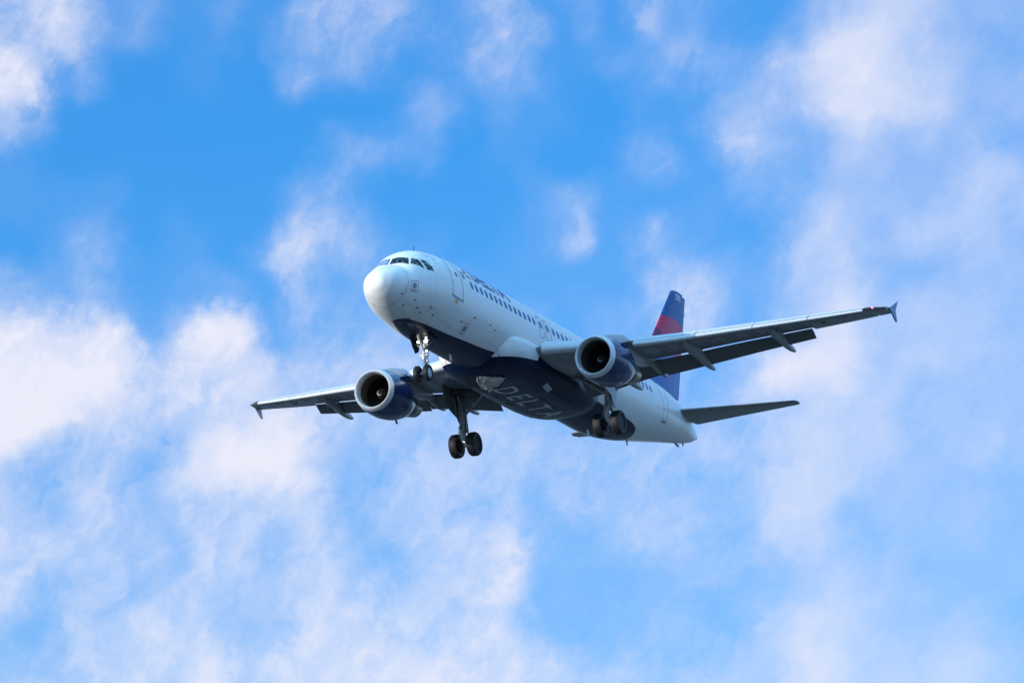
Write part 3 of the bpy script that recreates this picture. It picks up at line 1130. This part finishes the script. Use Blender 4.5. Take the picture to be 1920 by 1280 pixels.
def build_tail():
    st = []
    for i in range(21):
        z = 1.5 + (7.78 - 1.5) * i / 20
        xl = 34.78 - .862 * (7.78 - z)
        if z < 2.9:
            xl -= .9 * ((2.9 - z) / 1.4) ** 2
        xt = 36.63 - .238 * (7.78 - z)
        st.append((xl, 0, z, xt - xl))
    st += [(34.98, 0, 7.86, 1.6), (35.2, 0, 7.90, 1.2)]
    # chord fraction of the rudder hinge varies: cut by line x = 36.2 - .355 (7.78 - z)
    hf = lambda s_: (36.18 - .345 * (7.78 - s_[2]) - s_[0]) / s_[3]

    def cut(stations, lo, mat, name, parent):
        g = MB()
        rr = []
        for s_ in stations:
            h = min(.93, hf(s_))
            cs = [h * (1 - math.cos(math.pi * i / 16)) / 2 for i in range(17)] if lo else frange(h + .006, 1, 8)
            prof = [(c, 5 * .10 * (.2969 * math.sqrt(c) - .126 * c - .3516 * c * c + .2843 * c**3 - .1036 * c**4)) for c in cs]
            full = [(c, t) for c, t in prof[::-1]] + [(c, -t) for c, t in (prof[1:] if lo else prof)]
            rr.append([(s_[0] + c * s_[3], t * s_[3], s_[2]) for c, t in full])
        g.loft(rr)
        return g.build(name, mat, parent, sharp=40)
    fin = cut(st, True, M['tail'], 'vertical_stabilizer', ROOT)
    cut([s_ for s_ in st if 2.05 < s_[2] < 7.8], False, M['tail_rudder'], 'rudder', fin)
    for z in (6.9, 5.9, 4.9):
        g = MB()
        xt = 36.63 - .238 * (7.78 - z)
        g.tube([(xt - .05, 0, z), (xt + .14, 0, z - .02)], [.02, .012], 6)
        g.build('static_wick', M['probe'], fin)

    def fmapf(a, c_, off):
        x, z = a, c_
        xl = 34.78 - .862 * (7.78 - z)
        ch = 36.63 - .238 * (7.78 - z) - xl
        c = max(.01, min(1, (x - xl) / ch))
        t = 5 * .10 * (.2969 * math.sqrt(c) - .126 * c - .3516 * c * c + .2843 * c**3 - .1036 * c**4) * ch
        return Vector((x, -t - off, z))
    patch_from_bm('lettering', text_bm('3270', .42, .014), [M['pale_letter']], fin, .006, .15, lambda a, c_, off: fmapf(35.12 + a * .85, 7.42 + c_, off))
    for side in (-1, 1):
        st = []
        for i in range(13):
            t = i / 12
            y = .4 + 5.7 * t
            xl = 32.2 + (y - .4) * .595
            xt = 35.5 + (y - .4) * .17
            st.append((xl, side * y,   .79 + (y - .4) * .10, xt - xl))
        e = st[-1]
        st.append((e[0] + .22, side * 6.2, e[2] + .01, e[3] - .26))
        hs = surface('horizontal_stabilizer', st, M['stab'], 0, .70, ROOT, .10)
        surface('elevator', st[1:-1], M['stab'], .705, 1.0, hs, .10)
        g = MB()
        rr = []
        for (c_, k) in ((0, 1.0), (1, 1.0)):
            pass
        # root seal fairing
        g.prism([(32.6, side * 1.1, .86), (33.3, side * 1.1, .90), (35.0, side * .72, .90), (35.3, side * .66, .86)], (0, .04, .10))
        g.build('root_seal', M['white'], hs)


M['stab'] = paint('tailplane skin', (.24, .245, .25), .38, .15, .1, .5, (.3, 3, 1), 1.8, (.09, .09, .09))
M['tail_rudder'] = M['tail']
build_tail()

# --- engines
def build_engine(side):
    ex, ey, ez = 11.55, side * 5.75, -2.09
    tilt = lambda p: (p[0], p[1], p[2] + .03 * (p[0] - ex))

    def fin(g):
        g.v = [tilt(p) for p in g.v]
        return g
    g = MB()
    outer = _o
    g.lathe(outer + [(3.14, .785), (2.9, .83), (2.2, .93), (1.4, .96), (.26, .96)], (ex, ey, ez), 'x', 96, True)
    e = fin(g).build('engine', M['navy'], ROOT, sharp=50)
    g = MB()
    lip2 = [(.27, 1.034), (.18, 1.017), (.10, .988), (.05, .958), (.018, .93), (0, .90), (.018, .872), (.06, .845), (.14, .822), (.26, .808), (.38, .803), (.38, .93), (.27, .97)]
    g.lathe(lip2, (ex, ey, ez), 'x', 96, True)
    fin(g).build('intake_lip', M['lip'], e, sharp=60)
    g = MB()
    g.lathe([(.38, .804), (.7, .815), (1.15, .835), (1.5, .84), (1.5, .92), (.40, .92)], (ex, ey, ez), 'x', 80, True)
    fin(g).build('intake_barrel', M['barrel'], e, sharp=60)
    # fan: twisted blades on a hub, closed behind
    g = MB()
    for k in range(36):
        t0 = 2 * math.pi * k / 36
        rr = []
        for i in range(7):
            r = .26 + (.832 - .26) * i / 6
            tw = R(28 + 34 * i / 6)
            cw = .085 + .05 * i / 6
            for_ = []
            for q in (-1, -.3, .4, 1):
                dx, dt = cw * q * math.cos(tw), cw * q * math.sin(tw)
                th = t0 + dt / r
                for_.append((ex + 1.18 + dx, ey + r * math.sin(th), ez + r * math.cos(th)))
            back = [(p[0] + .012, p[1], p[2]) for p in for_[::-1]]
            rr.append(for_ + back)
        g.loft(rr)
    g.lathe([(1.33, 0), (1.33, .838), (1.40, .838), (1.40, 0)], (ex, ey, ez), 'x', 48)
    fin(g).build('fan', M['fan'], e, sharp=40)
    g = MB()
    g.lathe([(.70, 0), (.705, .03), (.74, .075), (.88, .18), (1.02, .265), (1.10, .29), (1.25, .29)], (ex, ey, ez), 'x', 48)
    sp = fin(g).build('spinner', M['spinner'], e, sharp=60)
    # white spiral mark and dark tip of the spinner
    g = MB()
    vs = []
    for i in range(25):
        t = i / 24
        th = .4 + t * 4.6
        for w in (0, .045):
            r = .075 + .05 * t + w * math.sin(math.pi * min(1, .15 + t)) * (1 if w else 0)
            a = .735 + (r - .075) * 1.35 - .006
            vs.append((ex + a, ey + r * math.sin(th), ez + r * math.cos(th)))
    g.add(vs, [(2 * i, 2 * i + 1, 2 * i + 3, 2 * i + 2) for i in range(24)])
    fin(g).build('spiral_mark', M['pale_letter'], e, weld=False)
    g = MB()
    g.lathe([(.690, 0), (.697, .032), (.733, .082), (.75, .09)], (ex, ey, ez), 'x', 32)
    fin(g).build('spinner_tip', M['black'], e)
    # core cowl, nozzle and plug
    g = MB()
    g.lathe([(2.4, .64), (3.0, .66), (3.42, .63), (3.8, .575), (4.1, .52), (4.1, .48), (3.6, .52), (2.4, .56)], (ex, ey, ez), 'x', 64, True)
    g.lathe([(2.6, .6), (2.6, .86), (2.65, .86), (2.65, .6)], (ex, ey, ez), 'x', 48, True)
    fin(g).build('core_cowl', M['navy_dull'], e, sharp=50)
    g = MB()
    g.lathe([(3.9, .565), (4.25, .51), (4.62, .455), (4.62, .435), (4.2, .45), (3.9, .47)], (ex, ey, ez), 'x', 64, True)
    fin(g).build('exhaust_nozzle', M['titanium'], e, sharp=50)
    g = MB()
    g.lathe([(4.0, .30), (4.5, .26), (4.85, .14), (5.0, 0)], (ex, ey, ez), 'x', 40)
    fin(g).build('exhaust_plug', M['titanium'], e)
    # pylon
    g = MB()
    rr = []
    for (x, zt, zb, hw) in ((12.5, -.92, -1.15, .05), (12.9, -.76, -1.3, .16), (13.6, -.54, -1.5, .20), (14.4, -.36, -1.5, .21), (15.0, -.24, -1.5, .22), (15.6, -.32, -1.45, .22), (16.4, -.45, -1.42, .21), (17.3, -.6, -1.28, .17), (18.2, -.72, -1.02, .08), (18.7, -.74, -.84, .02)):
        ring_ = []
        for j in range(24):
            t = 2 * math.pi * j / 24
            c, s_ = math.cos(t), math.sin(t)
            ring_.append((x, ey + hw * math.copysign(abs(s_) ** .6, s_), (zt + zb) / 2 + (zt - zb) / 2 * math.copysign(abs(c) ** .6, c)))
        rr.append(ring_)
    g.loft(rr)
    g.build('pylon', M['pylon'], e, sharp=50)
    # strakes, placard, latch bumps, drain mast and joint rings
    for sg in (-1, 1):
        th = R(52) * sg
        g = MB()
        p = lambda a, r: (ex + a, ey + r * math.sin(th), ez + r * math.cos(th))
        nrm = Vector((0, math.cos(th), -math.sin(th)))
        g.prism([p(1.1, 1.12), p(1.65, 1.42), p(2.0, 1.42), p(2.2, 1.05)], nrm * .03)
        fin(g).build('strake', M['navy'], e)

    def cowl(a, c_, off):
        """a aft of the lip; c_ angle from the crown"""
        xs_, rs_ = [q[0] for q in outer], [q[1] for q in outer]
        r = _cowl(a) + off
        return Vector(tilt((ex + a, ey + r * math.sin(c_), ez + r * math.cos(c_))))
    pa = R(180 + 22)
    surf_patch('placard', [[(1.75, pa), (2.15, pa), (2.15, pa + .17), (1.75, pa + .17)]], M['placard'], e, .008, .08, cowl)
    strip('cowl_joint', [[(1.45, R(t)) for t in range(0, 361, 5)], [(2.32, R(t)) for t in range(0, 361, 5)], [(1.45, R(180)), (3.05, R(180))]], .022, M['inner'], e, cowl)
    for a, t in ((1.7, 183), (2.0, 177), (2.25, 183), (1.2, 215), (.75, 150), (1.1, 140), (2.5, 200), (2.75, 215)):
        surf_patch('latch', [[(a, R(t)), (a + .09, R(t)), (a + .09, R(t) + .035), (a, R(t) + .035)]], M['placard'], e, .009, .08, cowl)
    g = MB()
    c0 = cowl(2.45, R(180), -.02)
    g.prism([c0, c0 + Vector((.22, 0, 0)), c0 + Vector((.26, 0, -.16)), c0 + Vector((.12, 0, -.16))], (0, .04, 0))
    g.build('drain_mast', M['probe'], e)


M['navy_dull'] = paint('core cowl skin', (.10, .095, .10), .35, .7, 0, .5, (.6, 2, 2), 2.5, (.05, .05, .05))
M['placard'] = paint('pale placard', (.42, .40, .42), .5, 0, 0, .2)
_o = [(.27, 1.032), (.5, 1.085), (.9, 1.13), (1.35, 1.15), (1.8, 1.13), (2.2, 1.075), (2.6, .985), (2.95, .875), (3.1, .815), (3.14, .80)]
_cowl = pchip([q[0] for q in _o], [q[1] for q in _o])
build_engine(-1)
build_engine(1)

# --- landing gear
def tyre_mesh(c, r, w, groove=3):
    g = MB()
    prof = []
    rr = r * .56
    pts = [(-.34, rr), (-.46, rr + (r - rr) * .25), (-.5, rr + (r - rr) * .55), (-.47, rr + (r - rr) * .80), (-.40, r * .955), (-.32, r * .985)]
    prof += [(a * w, q) for a, q in pts]
    for k in range(groove):
        a = -.22 + .44 * k / max(1, groove - 1)
        prof += [((a - .030) * w, r), ((a - .018) * w, r - .016), ((a + .018) * w, r - .016), ((a + .030) * w, r)]
    prof += [(-a * w, q) for a, q in pts[::-1]]
    g.lathe(prof, c, 'y', 64, True)
    return g


def rim_mesh(c, r, w, out):
    """out = +1/-1: side the dished face looks to"""
    g = MB()
    q = r * .575
    h = w * .36
    prof = [(-h, q), (-h, q * .88), (-h * .45, q * .80), (-h * .35, q * .40), (-h * .75, q * .36), (-h * .78, 0)]
    g.lathe(prof, c, 'y', 48)
    g.lathe([(-a, b_) for a, b_ in prof], c, 'y', 48)
    g.lathe([(-h, q), (h, q), (h, q * .97), (-h, q * .97)], c, 'y', 48, True)
    for s_ in (-1, 1):
        for k in range(9):
            t = 2 * math.pi * k / 9
            p = (c[0] + q * .60 * math.cos(t), c[1] + s_ * h * .40, c[2] + q * .60 * math.sin(t))
            g.lathe([(-.02, .0), (-.02, q * .09), (.02, q * .09), (.02, 0)], p, 'y', 10)
    return g


M['door_navy'] = paint('dark door skin', (.008, .010, .018), .5, 0, 0, .3, (1, 1, 1), 3.0, (.05, .05, .06), spec=.25)


def build_nose_gear():
    A = Vector((5.02, 0, -3.71))
    T = Vector((5.30, 0, -1.95))
    at = lambda k: T.lerp(A, k)
    g = MB()
    g.tube([at(-.1), at(.50), at(.52), at(.56), at(.58), at(.62)], [.085, .085, .11, .11, .085, .085], 20)
    g.tube([A + Vector((0, -.30, 0)), A + Vector((0, .30, 0))], .05, 14)
    g.tube([at(.93), at(1.0)], [.075, .075], 16)
    for s_ in (-1, 1):
        g.tube([at(.42), at(.15) + Vector((-.02, s_ * .20, .05)), at(-.05) + Vector((0, s_ * .34, 0))], [.05, .05, .055], 12)
        g.tube([at(.30) + Vector((.1, s_ * .10, 0)), at(.02) + Vector((.35, s_ * .16, .05))], [.03, .03], 10)
    st = g.build('nose_gear', M['white_gear'], ROOT, sharp=40)
    g = MB()
    g.tube([at(.58), at(.96)], .058, 18)
    g.build('piston', M['chrome'], st)
    g = MB()
    mid = at(.78) + Vector((.30, 0, .02))
    g.tube([at(.60) + Vector((.08, .05, 0)), mid + Vector((0, .03, 0))], [.035, .025], 8)
    g.tube([at(.60) + Vector((.08, -.05, 0)), mid + Vector((0, -.03, 0))], [.035, .025], 8)
    g.tube([mid + Vector((0, .03, 0)), at(.95) + Vector((.06, .05, 0))], [.025, .035], 8)
    g.tube([mid + Vector((0, -.03, 0)), at(.95) + Vector((.06, -.05, 0))], [.025, .035], 8)
    g.build('torque_link', M['gear'], st)
    # steering collar with hydraulic lines
    g = MB()
    c = at(.50)
    g.box(c + Vector((.02, .15, .02)), (.05, .07, .05))
    g.box(c + Vector((.02, -.15, .02)), (.05, .07, .05))
    for k, (dx, dy) in enumerate(((.1, -.10), (.12, -.06), (-.09, -.08), (.11, .08))):
        g.tube([at(.1) + Vector((dx, dy, 0)), at(.35) + Vector((dx * 1.3, dy * 1.5, 0)), at(.55) + Vector((dx * 1.5, dy * 1.2, 0)), at(.70) + Vector((dx * 1.2, dy * .8, 0))], .014, 8)
    g.box(at(.64) + Vector((.10, -.13, 0)), (.06, .06, .05))
    g.box(at(.70) + Vector((.14, -.10, 0)), (.05, .05, .06))
    g.build('steering_unit', M['gear'], st, sharp=30, bevel=.01)
    # drag brace running aft and up into the bay
    g = MB()
    g.tube([at(.40), Vector((4.55, 0, -2.0))], [.055, .05], 12)
    g.build('drag_brace', M['white_gear'], st)
    for s_ in (-1, 1):
        c = A + Vector((0, s_ * .255, 0))
        tyre_mesh(c, .385, .225).build('tyre', M['tread'], st, sharp=30)
        rim_mesh(c, .385, .225, s_).build('wheel_rim', M['rim'], st, sharp=40)
    # lamps on the leg
    for (p, r, on) in (((5.00, -.20, -1.98), .075, 1), ((5.02, -.19, -2.17), .10, 1), ((5.04, -.19, -2.66), .06, 1), ((5.02, .21, -2.17), .08, 0), ((5.00, .20, -1.98), .045, 0)):
        g = MB()
        g.lathe([(.0, r), (.02, r * 1.1), (.05, r * 1.08), (.11, r * .6), (.13, .0)], p, 'x', 24)
        g.build('lamp_housing', M['gear'], st)
        g = MB()
        g.lathe([(-.035, 0), (-.03, r * .4), (-.012, r * .85), (.004, r * .98), (.01, 0)], p, 'x', 24)
        g.build('landing_light', M['lamp'] if on else M['dim_lamp'], st)
    # small doors hanging beside the leg, closed bay doors forward
    for s_ in (-1, 1):
        g = MB()
        y = s_ * .47
        g.prism([(4.62, y, -1.93), (5.72, y, -1.95), (5.66, y + s_ * .03, -2.45), (5.35, y + s_ * .05, -2.62), (5.0, y + s_ * .03, -2.36)], (0, .03, 0))
        g.build('gear_door', M['door_navy'], st, bevel=.008)
        g = MB()
        g.tube([(5.1, s_ * .08, -2.45), (5.2, y, -2.2)], .02, 8)
        g.build('door_rod', M['white_gear'], st)
    kl = lambda a, c_, off: fpt(a, math.pi - c_ / 1.6, off)
    surf_patch('dark_bay_stand_in', [[(4.75, -.42), (5.85, -.42), (5.85, .42), (4.75, .42)]], M['inner'], st, .01, .15, kl)  # shade of the bay opening painted as a dark patch on the skin
    strip('bay_door_joint', [[(2.6, 0), (4.6, 0)], [(2.6, .42), (4.6, .46)], [(2.6, -.42), (4.6, -.46)], [(2.6, -.42), (2.6, .42)]], .03, M['placard_dark'], st, kl)
    for a, c_, L in ((3.0, .18, .5), (3.3, .26, .3), (3.25, .10, .55), (3.6, .33, .3), (2.9, -.12, .3)):
        strip('reflective_scuff', [[(a, c_), (a + L, c_ + .02)]], .03, M['metal'], st, kl)


M['placard_dark'] = paint('joint shine', (.03, .04, .08), .3, .2, 0, 0)
build_nose_gear()


def build_main_gear(side):
    A = Vector((17.70, side * 3.80, -3.70))
    T = Vector((17.50, side * 3.86, -.95))
    at = lambda k: T.lerp(A, k)
    g = MB()
    g.tube([at(0), at(.10), at(.38), at(.40), at(.46), at(.48), at(.66), at(.68), at(.73), at(.74)], [.17, .15, .14, .17, .17, .14, .13, .155, .155, .11], 22)
    g.tube([at(.05) + Vector((-.75, 0, .08)), at(.05) + Vector((.6, 0, .05))], .11, 14)
    g.tube([at(.42), at(.04) + Vector((-.70, 0, .05))], [.075, .08], 14)
    g.tube([A + Vector((0, -.56, 0)), A + Vector((0, .56, 0))], .075, 16)
    g.tube([at(.92), at(1.03)], [.13, .12], 16)
    leg = g.build('main_gear', M['gear'], ROOT, sharp=40)
    g = MB()
    g.tube([at(.72), at(.95)], .085, 20)
    g.build('piston', M['chrome'], leg)
    g = MB()
    mid = at(.84) + Vector((-.40, 0, 0))
    for dy in (-.07, .07):
        g.tube([at(.69) + Vector((-.10, dy, 0)), mid + Vector((0, dy * .5, 0))], [.05, .035], 8)
        g.tube([mid + Vector((0, dy * .5, 0)), at(.97) + Vector((-.08, dy, 0))], [.035, .05], 8)
    g.box(at(.93) + Vector((-.12, 0, .05)), (.05, .09, .14))
    g.box(at(.80) + Vector((-.12, .02, 0)), (.035, .05, .16))
    g.build('torque_link', M['chrome_dull'], leg, sharp=30)
    # folding side stay to the body
    g = MB()
    J = at(.50)
    E_ = Vector((17.15, side * 2.35, -1.30))
    mid = J.lerp(E_, .48)
    g.tube([J, mid], [.07, .065], 12)
    g.tube([mid, E_], [.075, .07], 12)
    g.box(mid, (.07, .09, .09))
    g.tube([J.lerp(E_, .1), J.lerp(E_, .45) + Vector((.12, 0, .14)), E_ + Vector((.2, 0, .1))], .035, 10)
    g.build('side_stay', M['gear'], leg, sharp=40)
    # brake lines and brackets down the leg
    g = MB()
    for k in range(7):
        t = k * .9
        o1 = Vector((.16 * math.cos(t), .16 * math.sin(t), 0))
        pts = [at(.08) + o1, at(.30) + o1 * 1.15, at(.52) + o1 * 1.1, at(.66) + o1 * 1.25, at(.80) + o1 * 1.6 + Vector((0, .05, 0)), at(.97) + o1 * 1.3]
        g.tube(pts, .016, 6)
    for k in (.28, .53, .58, .63, .70, .76):
        g.lathe([(-.03, .19), (.03, .19), (.03, .14), (-.03, .14)], at(k), 'z', 14, True)
    g.box(at(.70) + Vector((-.16, .12, 0)), (.07, .06, .07))
    g.box(at(.74) + Vector((-.05, -.17, 0)), (.08, .06, .05))
    g.box(at(.60) + Vector((-.14, -.10, 0)), (.05, .05, .09))
    g.build('brake_lines', M['gear'], leg, sharp=30)
    for s_ in (-1, 1):
        c = A + Vector((0, s_ * .463, 0))
        tyre_mesh(c, .585, .43, 4).build('tyre', M['tread'], leg, sharp=30)
        rim_mesh(c, .585, .43, s_).build('wheel_rim', M['dark_rim'], leg, sharp=40)
        g = MB()
        g.lathe([(-.10, .12), (-.10, .27), (.10, .27), (.10, .12)], A + Vector((0, s_ * .24, 0)), 'y', 32, True)
        g.build('brake_pack', M['dark_rim'], leg)
    # door plate carried outboard of the leg
    g = MB()
    y = side * 4.12
    g.prism([(15.9, y, -1.05), (18.0, y, -1.05), (18.0, y - side * .06, -2.3), (17.95, y - side * .10, -2.9), (17.7, y - side * .10, -2.75), (17.4, y - side * .06, -2.38), (16.8, y - side * .05, -2.22), (16.1, y - side * .03, -1.95)], (0, .05, 0))
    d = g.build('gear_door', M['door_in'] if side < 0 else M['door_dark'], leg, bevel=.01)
    g = MB()
    g.tube([at(.30), (17.45, y, -1.7)], .03, 8)
    g.tube([at(.55), (17.6, y - side * .08, -2.5)], .03, 8)
    # stiffening ribs on the inner face of the door
    g.tube([(16.9, y - side * .05, -1.1), (17.35, y - side * .09, -2.2)], .03, 6)
    g.tube([(17.2, y - side * .05, -1.1), (17.2, y - side * .09, -2.2)], .025, 6)
    g.build('door_rod', M['gear'], leg)
    # dark slab in place of the open leg bay in the wing's underside
    g = MB()
    zb = -1.32
    g.box((17.3, side * 3.55, zb), (.55, .75, .10))
    g.build('dark_bay_stand_in', M['inner'], leg)


M['chrome_dull'] = paint('bright bracket', (.70, .70, .68), .3, .4, 0, .35, (3, 3, 3), 6.0, (.08, .08, .08))
build_main_gear(-1)
build_main_gear(1)

# world position stays as set on the root
bpy.context.view_layer.update()
